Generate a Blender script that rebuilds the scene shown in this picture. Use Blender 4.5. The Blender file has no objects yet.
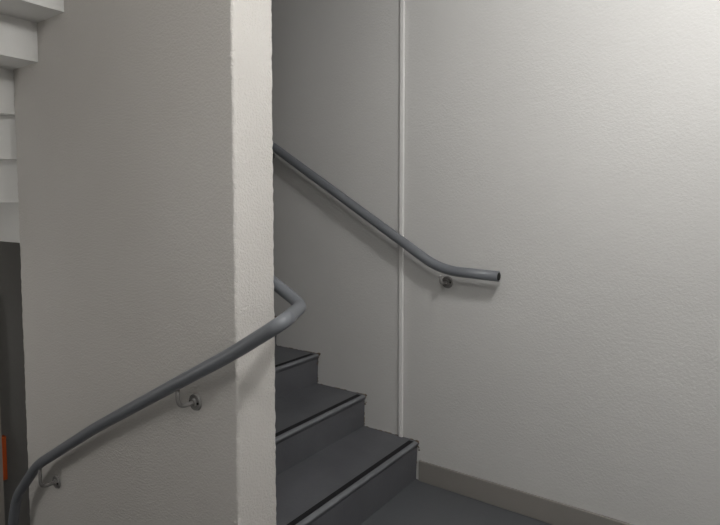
import bpy, bmesh, math, random
from mathutils import Vector, Matrix
random.seed(4)
S=bpy.context.scene
try:
    S.view_settings.view_transform='Standard'
except Exception: pass

# ---------------------------------------------------------------- helpers
def lin(c):
    c=c/255.0
    return c/12.92 if c<=0.04045 else ((c+0.055)/1.055)**2.4
def rgb(r,g,b): return (lin(r),lin(g),lin(b),1)

def paint(name,col,col2=None,rough=0.6,bump=0.3,bscale=90,fine=260,big=1.3,dist=0.004,spec=0.4,metal=0.0,stain=0.5,wave=1.2):
    m=bpy.data.materials.new(name); m.use_nodes=True
    n=m.node_tree.nodes; l=m.node_tree.links
    b=n['Principled BSDF']; b.inputs['Roughness'].default_value=rough
    b.inputs['Metallic'].default_value=metal
    if 'Specular IOR Level' in b.inputs: b.inputs['Specular IOR Level'].default_value=spec
    tc=n.new('ShaderNodeTexCoord')
    n1=n.new('ShaderNodeTexNoise'); n1.inputs['Scale'].default_value=big; n1.inputs['Detail'].default_value=6
    l.new(tc.outputs['Object'],n1.inputs['Vector'])
    r=n.new('ShaderNodeValToRGB'); r.color_ramp.elements[0].position=0.3; r.color_ramp.elements[1].position=0.3+stain
    r.color_ramp.elements[0].color=col2 or col; r.color_ramp.elements[1].color=col
    l.new(n1.outputs['Fac'],r.inputs['Fac']); l.new(r.outputs['Color'],b.inputs['Base Color'])
    if bump>0:
        n2=n.new('ShaderNodeTexNoise'); n2.inputs['Scale'].default_value=bscale; n2.inputs['Detail'].default_value=3
        n3=n.new('ShaderNodeTexNoise'); n3.inputs['Scale'].default_value=fine; n3.inputs['Detail'].default_value=2
        n4=n.new('ShaderNodeTexNoise'); n4.inputs['Scale'].default_value=7; n4.inputs['Detail'].default_value=4
        for q in (n2,n3,n4): l.new(tc.outputs['Object'],q.inputs['Vector'])
        a=n.new('ShaderNodeMath'); a.operation='MULTIPLY_ADD'; a.inputs[1].default_value=0.4
        l.new(n3.outputs['Fac'],a.inputs[0]); l.new(n2.outputs['Fac'],a.inputs[2])
        a2=n.new('ShaderNodeMath'); a2.operation='MULTIPLY_ADD'; a2.inputs[1].default_value=wave
        l.new(n4.outputs['Fac'],a2.inputs[0]); l.new(a.outputs[0],a2.inputs[2])
        bp=n.new('ShaderNodeBump'); bp.inputs['Strength'].default_value=bump; bp.inputs['Distance'].default_value=dist
        l.new(a2.outputs[0],bp.inputs['Height']); l.new(bp.outputs['Normal'],b.inputs['Normal'])
    return m

M_wall =paint('wall_paint',rgb(203,202,200),rgb(196,195,193),rough=.55,bump=.38,bscale=95,fine=240,dist=.004,wave=2.0)
M_spine=paint('spine_paint',rgb(204,201,197),rgb(196,192,187),rough=.6,bump=.8,bscale=125,fine=280,dist=.004)
M_white=paint('soffit_paint',rgb(216,215,212),rough=.6,bump=.2)
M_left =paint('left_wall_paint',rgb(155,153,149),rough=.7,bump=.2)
M_step =paint('step_paint',rgb(99,100,104),rgb(85,86,90),rough=.5,bump=.3,bscale=60,fine=180,big=5,dist=.002)
M_lip  =paint('worn_nosing_paint',rgb(124,126,130),rgb(104,106,110),rough=.45,bump=.3,bscale=60,fine=180,big=12,dist=.001)
M_floor=paint('floor_paint',rgb(92,94,97),rgb(84,86,89),rough=.45,bump=.25,bscale=60,fine=180,big=3,dist=.002)
M_strip=paint('antislip_black',rgb(18,18,20),rough=.85,bump=.4,bscale=500,fine=900,dist=.001)
M_base =paint('baseboard_paint',rgb(140,136,132),rgb(130,126,122),rough=.5,bump=.15)
M_rail =paint('rail_paint',rgb(112,115,120),rgb(105,108,113),rough=.38,bump=.05,bscale=60,fine=120,dist=.001,spec=.5)
M_brkt =paint('bracket_paint',rgb(122,120,118),rough=.4,bump=.05)
M_hole =paint('tube_inside',rgb(15,15,15),rough=.9,bump=0)
M_trim =paint('conduit_plastic',rgb(222,221,219),rough=.4,bump=.05)
M_chip =paint('exposed_plaster',rgb(150,135,115),rgb(70,60,52),rough=.9,bump=.5,big=60)
M_orange=paint('orange_tape',rgb(235,110,55),rough=.5,bump=0)
M_door =paint('door_paint',rgb(205,198,190),rough=.5,bump=.05)
M_lampb=paint('lamp_base',rgb(220,220,220),rough=.4,bump=0)
M_em=bpy.data.materials.new('lamp_diffuser'); M_em.use_nodes=True
_b=M_em.node_tree.nodes['Principled BSDF']; _b.inputs['Emission Color'].default_value=(1,.98,.96,1); _b.inputs['Emission Strength'].default_value=3

def mesh_obj(name,bm,mat,parent=None,smooth=False):
    me=bpy.data.meshes.new(name); bmesh.ops.recalc_face_normals(bm,faces=bm.faces[:]); bm.to_mesh(me); bm.free()
    o=bpy.data.objects.new(name,me); S.collection.objects.link(o)
    if mat: me.materials.append(mat)
    if smooth:
        for p in me.polygons: p.use_smooth=True
    if parent: o.parent=parent
    return o
def add_box(bm,x0,x1,y0,y1,z0,z1):
    v=[bm.verts.new(p) for p in ((x0,y0,z0),(x1,y0,z0),(x1,y1,z0),(x0,y1,z0),(x0,y0,z1),(x1,y0,z1),(x1,y1,z1),(x0,y1,z1))]
    for f in ((0,3,2,1),(4,5,6,7),(0,1,5,4),(1,2,6,5),(2,3,7,6),(3,0,4,7)): bm.faces.new([v[i] for i in f])
def box(name,x0,x1,y0,y1,z0,z1,mat,parent=None,bev=0):
    bm=bmesh.new(); add_box(bm,x0,x1,y0,y1,z0,z1)
    o=mesh_obj(name,bm,mat,parent)
    if bev:
        m=o.modifiers.new('bevel','BEVEL'); m.width=bev; m.segments=3
    return o
def prism(bm,poly,z0,z1):
    a=[bm.verts.new((x,y,z0)) for x,y in poly]; b=[bm.verts.new((x,y,z1)) for x,y in poly]
    bm.faces.new(a[::-1]); bm.faces.new(b); n=len(poly)
    for i in range(n): bm.faces.new((a[i],a[(i+1)%n],b[(i+1)%n],b[i]))
def empty(name):
    e=bpy.data.objects.new(name,None); S.collection.objects.link(e); return e

# ---------------------------------------------------------------- layout
XS=-1.303; XE=-2.76; Y1=-1.226; Y2=-1.050       # spine wall
YF=-2.75; XL=-4.0; XR=1.6
R=0.173; G=0.324; XN=-1.327; Z1=0.20
# room shell
box('wall_back',XL-.2,XR+.2,0,.2,-2.2,4.0,M_wall)
box('wall_front',XL-.2,XR+.2,YF-.2,YF,-2.2,4.0,M_wall)
box('wall_right',XR,XR+.2,YF,0,-.25,4.0,M_wall)
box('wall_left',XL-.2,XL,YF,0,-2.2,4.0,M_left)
prf=[(XS,YF),(XR,YF),(XR,0),(XN-.016,0),(XN-.016,Y2),(XS,Y2)]
bm=bmesh.new(); prism(bm,prf,-.25,0); mesh_obj('floor',bm,M_floor)
box('floor_lower',XL,XS,YF,0,-2.4,-2.2,M_floor)
box('wall_landing_edge',XS+.005,XS+.15,YF,0,-2.2,-.25,M_wall)
box('ceiling',XS+.02,XR,YF,0,2.75,2.95,M_white)
box('ceiling_stairwell',XL,XS+.02,YF,0,4.0,4.2,M_white)
box('wall_over_ceiling',XS+.02,XS+.2,YF,0,2.95,4.0,M_white)

# baseboards
def baseboard(name,x0,x1,y0,y1):
    box(name,x0,x1,y0,y1,0,.106,M_base,bev=.004)
baseboard('baseboard_back',XN+.004,XR-.014,-.014,0)
baseboard('baseboard_right',XR-.014,XR,YF,0)

# spine wall with hand-plastered, slightly uneven edges (faces stay flat)
bm=bmesh.new()
rings=[]
def ring(z):
    pts=[]
    rr=.009
    for cx,cy,a0 in ((XS-rr,Y1+rr,-90),(XS-rr,Y2-rr,0),(XE+rr,Y2-rr,90),(XE+rr,Y1+rr,180)):
        j=random.uniform(-.0022,.0012)
        def P_(a,r2,ext=0,ea=0):
            a=math.radians(a); e=math.radians(ea)
            return (cx+math.cos(a)*r2+math.cos(e)*ext,cy+math.sin(a)*r2+math.sin(e)*ext,z)
        pts.append(P_(a0,rr,.02,a0-90))
        for k in range(4): pts.append(P_(a0+30*k,rr+(j if 0<k<3 else j*.4)))
        pts.append(P_(a0+90,rr,.02,a0+180))
    return [bm.verts.new(p) for p in pts]
z=-2.2
while z<3.99:
    rings.append(ring(z)); z+=.0155
rings.append(ring(4.0))
for a,b in zip(rings,rings[1:]):
    n=len(a)
    for i in range(n): bm.faces.new((a[i],a[(i+1)%n],b[(i+1)%n],b[i]))
bm.faces.new(rings[0][::-1]); bm.faces.new(rings[-1])
mesh_obj('wall_spine',bm,M_spine)

# conduit on the back wall
bm=bmesh.new(); add_box(bm,-1.443,-1.420,-.014,0,Z1+.0,4.0)
o=mesh_obj('trim_1',bm,M_trim); m=o.modifiers.new('b','BEVEL'); m.width=.004; m.segments=3

# ---------------------------------------------------------------- staircase going up
st=empty('staircase')
def step_profile(bm,x,zt,zb,xb,y0,y1):
    r=.012; prof=[(x-.016,zb),(x-.010,zt-.03)]
    for k in range(5):
        a=math.radians(90*k/4); prof.append((x-r+math.cos(a)*r,zt-r+math.sin(a)*r))
    prof+= [(x-.020,zt),(xb,zt),(xb,zb)]
    n=26
    rows=[]
    for i in range(n+1):
        y=y0+(y1-y0)*i/n
        jx=random.uniform(-.0012,.0012); jz=random.uniform(-.001,.0006)
        rows.append([bm.verts.new((px+(jx if 1<k<7 else 0),y,pz+(jz if 2<k<6 else 0))) for k,(px,pz) in enumerate(prof)])
    for a,b in zip(rows,rows[1:]):
        m_=len(a)
        for k in range(m_):
            f=bm.faces.new((a[k],a[(k+1)%m_],b[(k+1)%m_],b[k]))
            if 3<=k<=6: f.material_index=1
    bm.faces.new(rows[0]); bm.faces.new(rows[-1][::-1])
bm=bmesh.new(); bs=bmesh.new(); bc=bmesh.new()
for i in range(5):
    x=XN-i*G; zt=Z1+i*R; zb=0 if i==0 else zt-R
    step_profile(bm,x,zt,zb,XE,Y2,0)
    add_box(bs,x-.046,x-.021,Y2+.004,-.022,zt-.001,zt+.0015)
    for k in range(12):
        s=random.uniform(.003,.010); cx=x-.004+random.uniform(-.02,.010); cz=zt-random.uniform(-.006,.06 if k>3 else .01)
        cy=-random.uniform(.0,.012)
        bmesh.ops.create_icosphere(bc,subdivisions=1,radius=s,matrix=Matrix.Translation((cx,cy,cz))@Matrix.Diagonal((1.2,.6,.8,1)))
    for k in range(20):
        s=random.uniform(.002,.005); cx=x-random.uniform(.0,G)
        bmesh.ops.create_icosphere(bc,subdivisions=1,radius=s,matrix=Matrix.Translation((cx,-.001,zt))@Matrix.Diagonal((2.4,.7,.8,1)))
    for k in range(10):
        s=random.uniform(.002,.004)
        bmesh.ops.create_icosphere(bc,subdivisions=1,radius=s,matrix=Matrix.Translation((x-.012,-.001,zt-random.uniform(.0,R)))@Matrix.Diagonal((.8,.7,1.8,1)))
o=mesh_obj('lower_flight',bm,M_step,st); o.data.materials.append(M_lip)
mesh_obj('antislip_strips',bs,M_strip,st)
mesh_obj('broken_plaster_edge',bc,M_chip,st)

# winders (turn around the end of the spine wall)
P=(XE,(Y1+Y2)/2)
def hit(a):
    c,s=math.cos(a),math.sin(a); t=1e9
    if c<-1e-6: t=min(t,(XL-P[0])/c)
    if s>1e-6: t=min(t,(0-P[1])/s)
    if s<-1e-6: t=min(t,(YF-P[1])/s)
    return (P[0]+c*t,P[1]+s*t)
corners=[(math.atan2(0-P[1],XL-P[0]),(XL,0)),(math.atan2(YF-P[1],XL-P[0])+2*math.pi,(XL,YF))]
def wedge(bm,d0,d1,z0,z1):
    a0,a1=math.radians(d0),math.radians(d1)
    poly=[P,hit(a0)]
    for ca,c in corners:
        if a0+1e-4<ca<a1-1e-4: poly.append(c)
    poly.append(hit(a1)); prism(bm,poly,z0,z1)
bm=bmesh.new()
for k in range(6):
    zt=1.03+.2*k
    wedge(bm,90+30*k,120+30*k,zt-.225,zt)
x=XE; zt=2.03; xe=-2.52
while x<XS-.01:
    zt+=.2 if zt<2.2 else .165
    add_box(bm,x,min(xe,XS),YF,Y1,zt-.225,zt); x=xe; xe+=.23
mesh_obj('upper_flight',bm,M_white,st)

# ---------------------------------------------------------------- staircase going down
sd=empty('staircase')
bm=bmesh.new(); bs=bmesh.new()
for i in range(4):
    x1=XS-i*G; zt=-R*(i+1)
    add_box(bm,max(x1-G,XE) if i<3 else XE,x1,YF,Y1,zt-.22,zt)
    add_box(bs,x1-G+.02,x1-G+.04,YF+.02,Y1-.01,zt-.001,zt+.0015)
for k in range(6):
    zt=-R*(5+k)
    wedge(bm,240-30*k,270-30*k,max(zt-.22,-2.2),zt)
mesh_obj('steps',bm,M_step,sd); mesh_obj('antislip_strips',bs,M_strip,sd)

# ---------------------------------------------------------------- handrails
def smooth_path(pts,rads,n=10):
    out=[Vector(pts[0])]
    for i in range(1,len(pts)-1):
        p=Vector(pts[i]); a=Vector(pts[i-1]); b=Vector(pts[i+1])
        r=min(rads,(a-p).length*.45,(b-p).length*.45)
        s=p+(a-p).normalized()*r; e=p+(b-p).normalized()*r
        for k in range(n+1):
            t=k/n; out.append(s*(1-t)**2+p*2*t*(1-t)+e*t*t)
    out.append(Vector(pts[-1])); return out
def tube(name,path,rad,mat,parent,segs=28,closed_caps=True):
    bm=bmesh.new(); rows=[]
    t=(path[1]-path[0]).normalized(); nrm=t.orthogonal().normalized()
    for i,p in enumerate(path):
        if i==0: tt=(path[1]-p).normalized()
        elif i==len(path)-1: tt=(p-path[i-1]).normalized()
        else: tt=((path[i+1]-p).normalized()+(p-path[i-1]).normalized()).normalized()
        nrm=(nrm-tt*nrm.dot(tt)).normalized(); bn=tt.cross(nrm)
        rows.append([bm.verts.new(p+rad*(nrm*math.cos(2*math.pi*k/segs)+bn*math.sin(2*math.pi*k/segs))) for k in range(segs)])
    for a,b in zip(rows,rows[1:]):
        for k in range(segs): bm.faces.new((a[k],a[(k+1)%segs],b[(k+1)%segs],b[k]))
    if closed_caps:
        bm.faces.new(rows[0]); bm.faces.new(rows[-1][::-1])
    return mesh_obj(name,bm,mat,parent,smooth=True)
def disc(name,c,axis,rad,th,mat,parent):
    bm=bmesh.new()
    q=Vector((0,0,1)).rotation_difference(Vector(axis)).to_matrix().to_4x4()
    bmesh.ops.create_cone(bm,cap_ends=True,segments=32,radius1=rad,radius2=rad*.9,depth=th,matrix=Matrix.Translation(c)@q)
    return mesh_obj(name,bm,mat,parent)
def bracket(idx,x,wy,sgn,zr,ry,zl,parent,dx=0.0):
    disc('rosette_%d'%idx,(x,wy+sgn*.004,zl),(0,sgn,0),.030,.008,M_brkt,parent)
    disc('boss_%d'%idx,(x,wy+sgn*.011,zl),(0,sgn,0),.014,.010,M_brkt,parent)
    for s in (-1,1):
        disc('screw_%d'%idx,(x+s*.020,wy+sgn*.009,zl),(0,sgn,0),.0045,.004,M_hole,parent)
    pth=smooth_path([(x,wy+sgn*.008,zl),(x,ry,zl+.002),(x+dx,ry,zr-.012)],.03)
    tube('arm_%d'%idx,pth,.0075,M_brkt,parent,16)

h1=empty('handrail')
yr=-.07
pts=[(-.895,yr,1.078),(-1.180,yr,1.088),(-2.238,yr,1.718),(-2.62,yr,1.945)]
tube('rail_tube',smooth_path(pts,.10),.0235,M_rail,h1)
disc('tube_opening',(-.8945,yr,1.078),(1,0,0),.019,.004,M_hole,h1)
bracket(1,-1.178,0,-1,1.070,yr,1.022,h1)
bracket(2,-2.335,0,-1,1.765,yr,1.69,h1)

h2=empty('handrail')
yn=Y1-.07
pts=[(-2.80,yn,-.62),(-2.795,yn,-.2),(-2.715,yn,.05),(-2.50,yn,.262),(-2.018,yn,.541),(-1.508,yn,.812),(-1.245,yn,.95),(-1.045,-1.285,1.07),(-1.24,-.985,1.050),(-1.38,-.978,1.115),(-2.30,-.978,1.62)]
tube('rail_tube',smooth_path(pts,.07,12),.0215,M_rail,h2)
bracket(1,-1.505,Y1,-1,.805,yn,.730,h2,dx=-.005)
bracket(2,-2.475,Y1,-1,.27,yn,.165,h2,dx=-.005)
bracket(3,-1.9,Y2,1,1.40,-.978,1.32,h2)

# ---------------------------------------------------------------- door seen past the spine end
dr=empty('door_1')
box('leaf',XL+.001,XL+.04,-1.35,-.865,-1.2,.80,M_door,dr)
box('warning_tape',XL+.001,XL+.043,-.865,-.840,-.42,-.13,M_orange,dr)

# ---------------------------------------------------------------- lamps
def lamp(x,y,z,e,rad=.09):
    L=empty('ceiling_or_fill_lamp')
    bm=bmesh.new(); bmesh.ops.create_cone(bm,cap_ends=True,segments=48,radius1=.16,radius2=.15,depth=.03,matrix=Matrix.Translation((x,y,z-.015)))
    mesh_obj('base',bm,M_lampb,L)
    bm=bmesh.new(); bmesh.ops.create_uvsphere(bm,u_segments=40,v_segments=20,radius=.14,matrix=Matrix.Translation((x,y,z-.03))@Matrix.Diagonal((1,1,.4,1)))
    bmesh.ops.delete(bm,geom=[v for v in bm.verts if v.co.z>z-.029],context='VERTS')
    mesh_obj('diffuser',bm,M_em,L,True)
    d=bpy.data.lights.new('bulb','POINT'); d.energy=e; d.shadow_soft_size=rad; d.color=(1,.99,.972)
    o=bpy.data.objects.new('bulb',d); o.location=(x,y,z-.20); S.collection.objects.link(o); o.parent=L
lamp(.05,-1.2,2.75,48,.11)
lamp(-.1,-2.35,2.75,20,.15)  # added fill lamp out of view, lifts the near face of the spine
# added fill lamp on the front wall, brightens the left well and soffits
L=empty('added_fill_lamp')
disc('base',(-3.1,YF+.015,.75),(0,1,0),.13,.03,M_lampb,L)
bm=bmesh.new(); bmesh.ops.create_uvsphere(bm,u_segments=32,v_segments=16,radius=.11,matrix=Matrix.Translation((-3.1,YF+.03,.75))@Matrix.Diagonal((1,.4,1,1)))
mesh_obj('diffuser',bm,M_em,L,True)
d=bpy.data.lights.new('bulb','POINT'); d.energy=8; d.shadow_soft_size=.1; d.color=(1,.985,.96)
o=bpy.data.objects.new('bulb',d); o.location=(-3.1,YF+.17,.75); S.collection.objects.link(o); o.parent=L

w=bpy.data.worlds.new('world'); S.world=w; w.use_nodes=True
w.node_tree.nodes['Background'].inputs[0].default_value=(.5,.5,.5,1); w.node_tree.nodes['Background'].inputs[1].default_value=.2

# ---------------------------------------------------------------- camera
cam=bpy.data.cameras.new('camera'); co=bpy.data.objects.new('camera',cam); S.collection.objects.link(co)
cam.sensor_width=36; cam.lens=27.6; cam.clip_start=.02; cam.shift_y=-.0344; cam.shift_x=0.0
fh=Vector((-.5764,.8171,0)); pt=math.radians(3.4); sp,cp=math.sin(pt),math.cos(pt)
F=fh*cp+Vector((0,0,-sp)); Rt=Vector((.8171,.5764,0)); U=Rt.cross(F)
mt=Matrix((Rt,U,-F)).transposed().to_4x4(); mt.translation=Vector((0,-2.4,1.393))
co.matrix_world=mt
S.camera=co
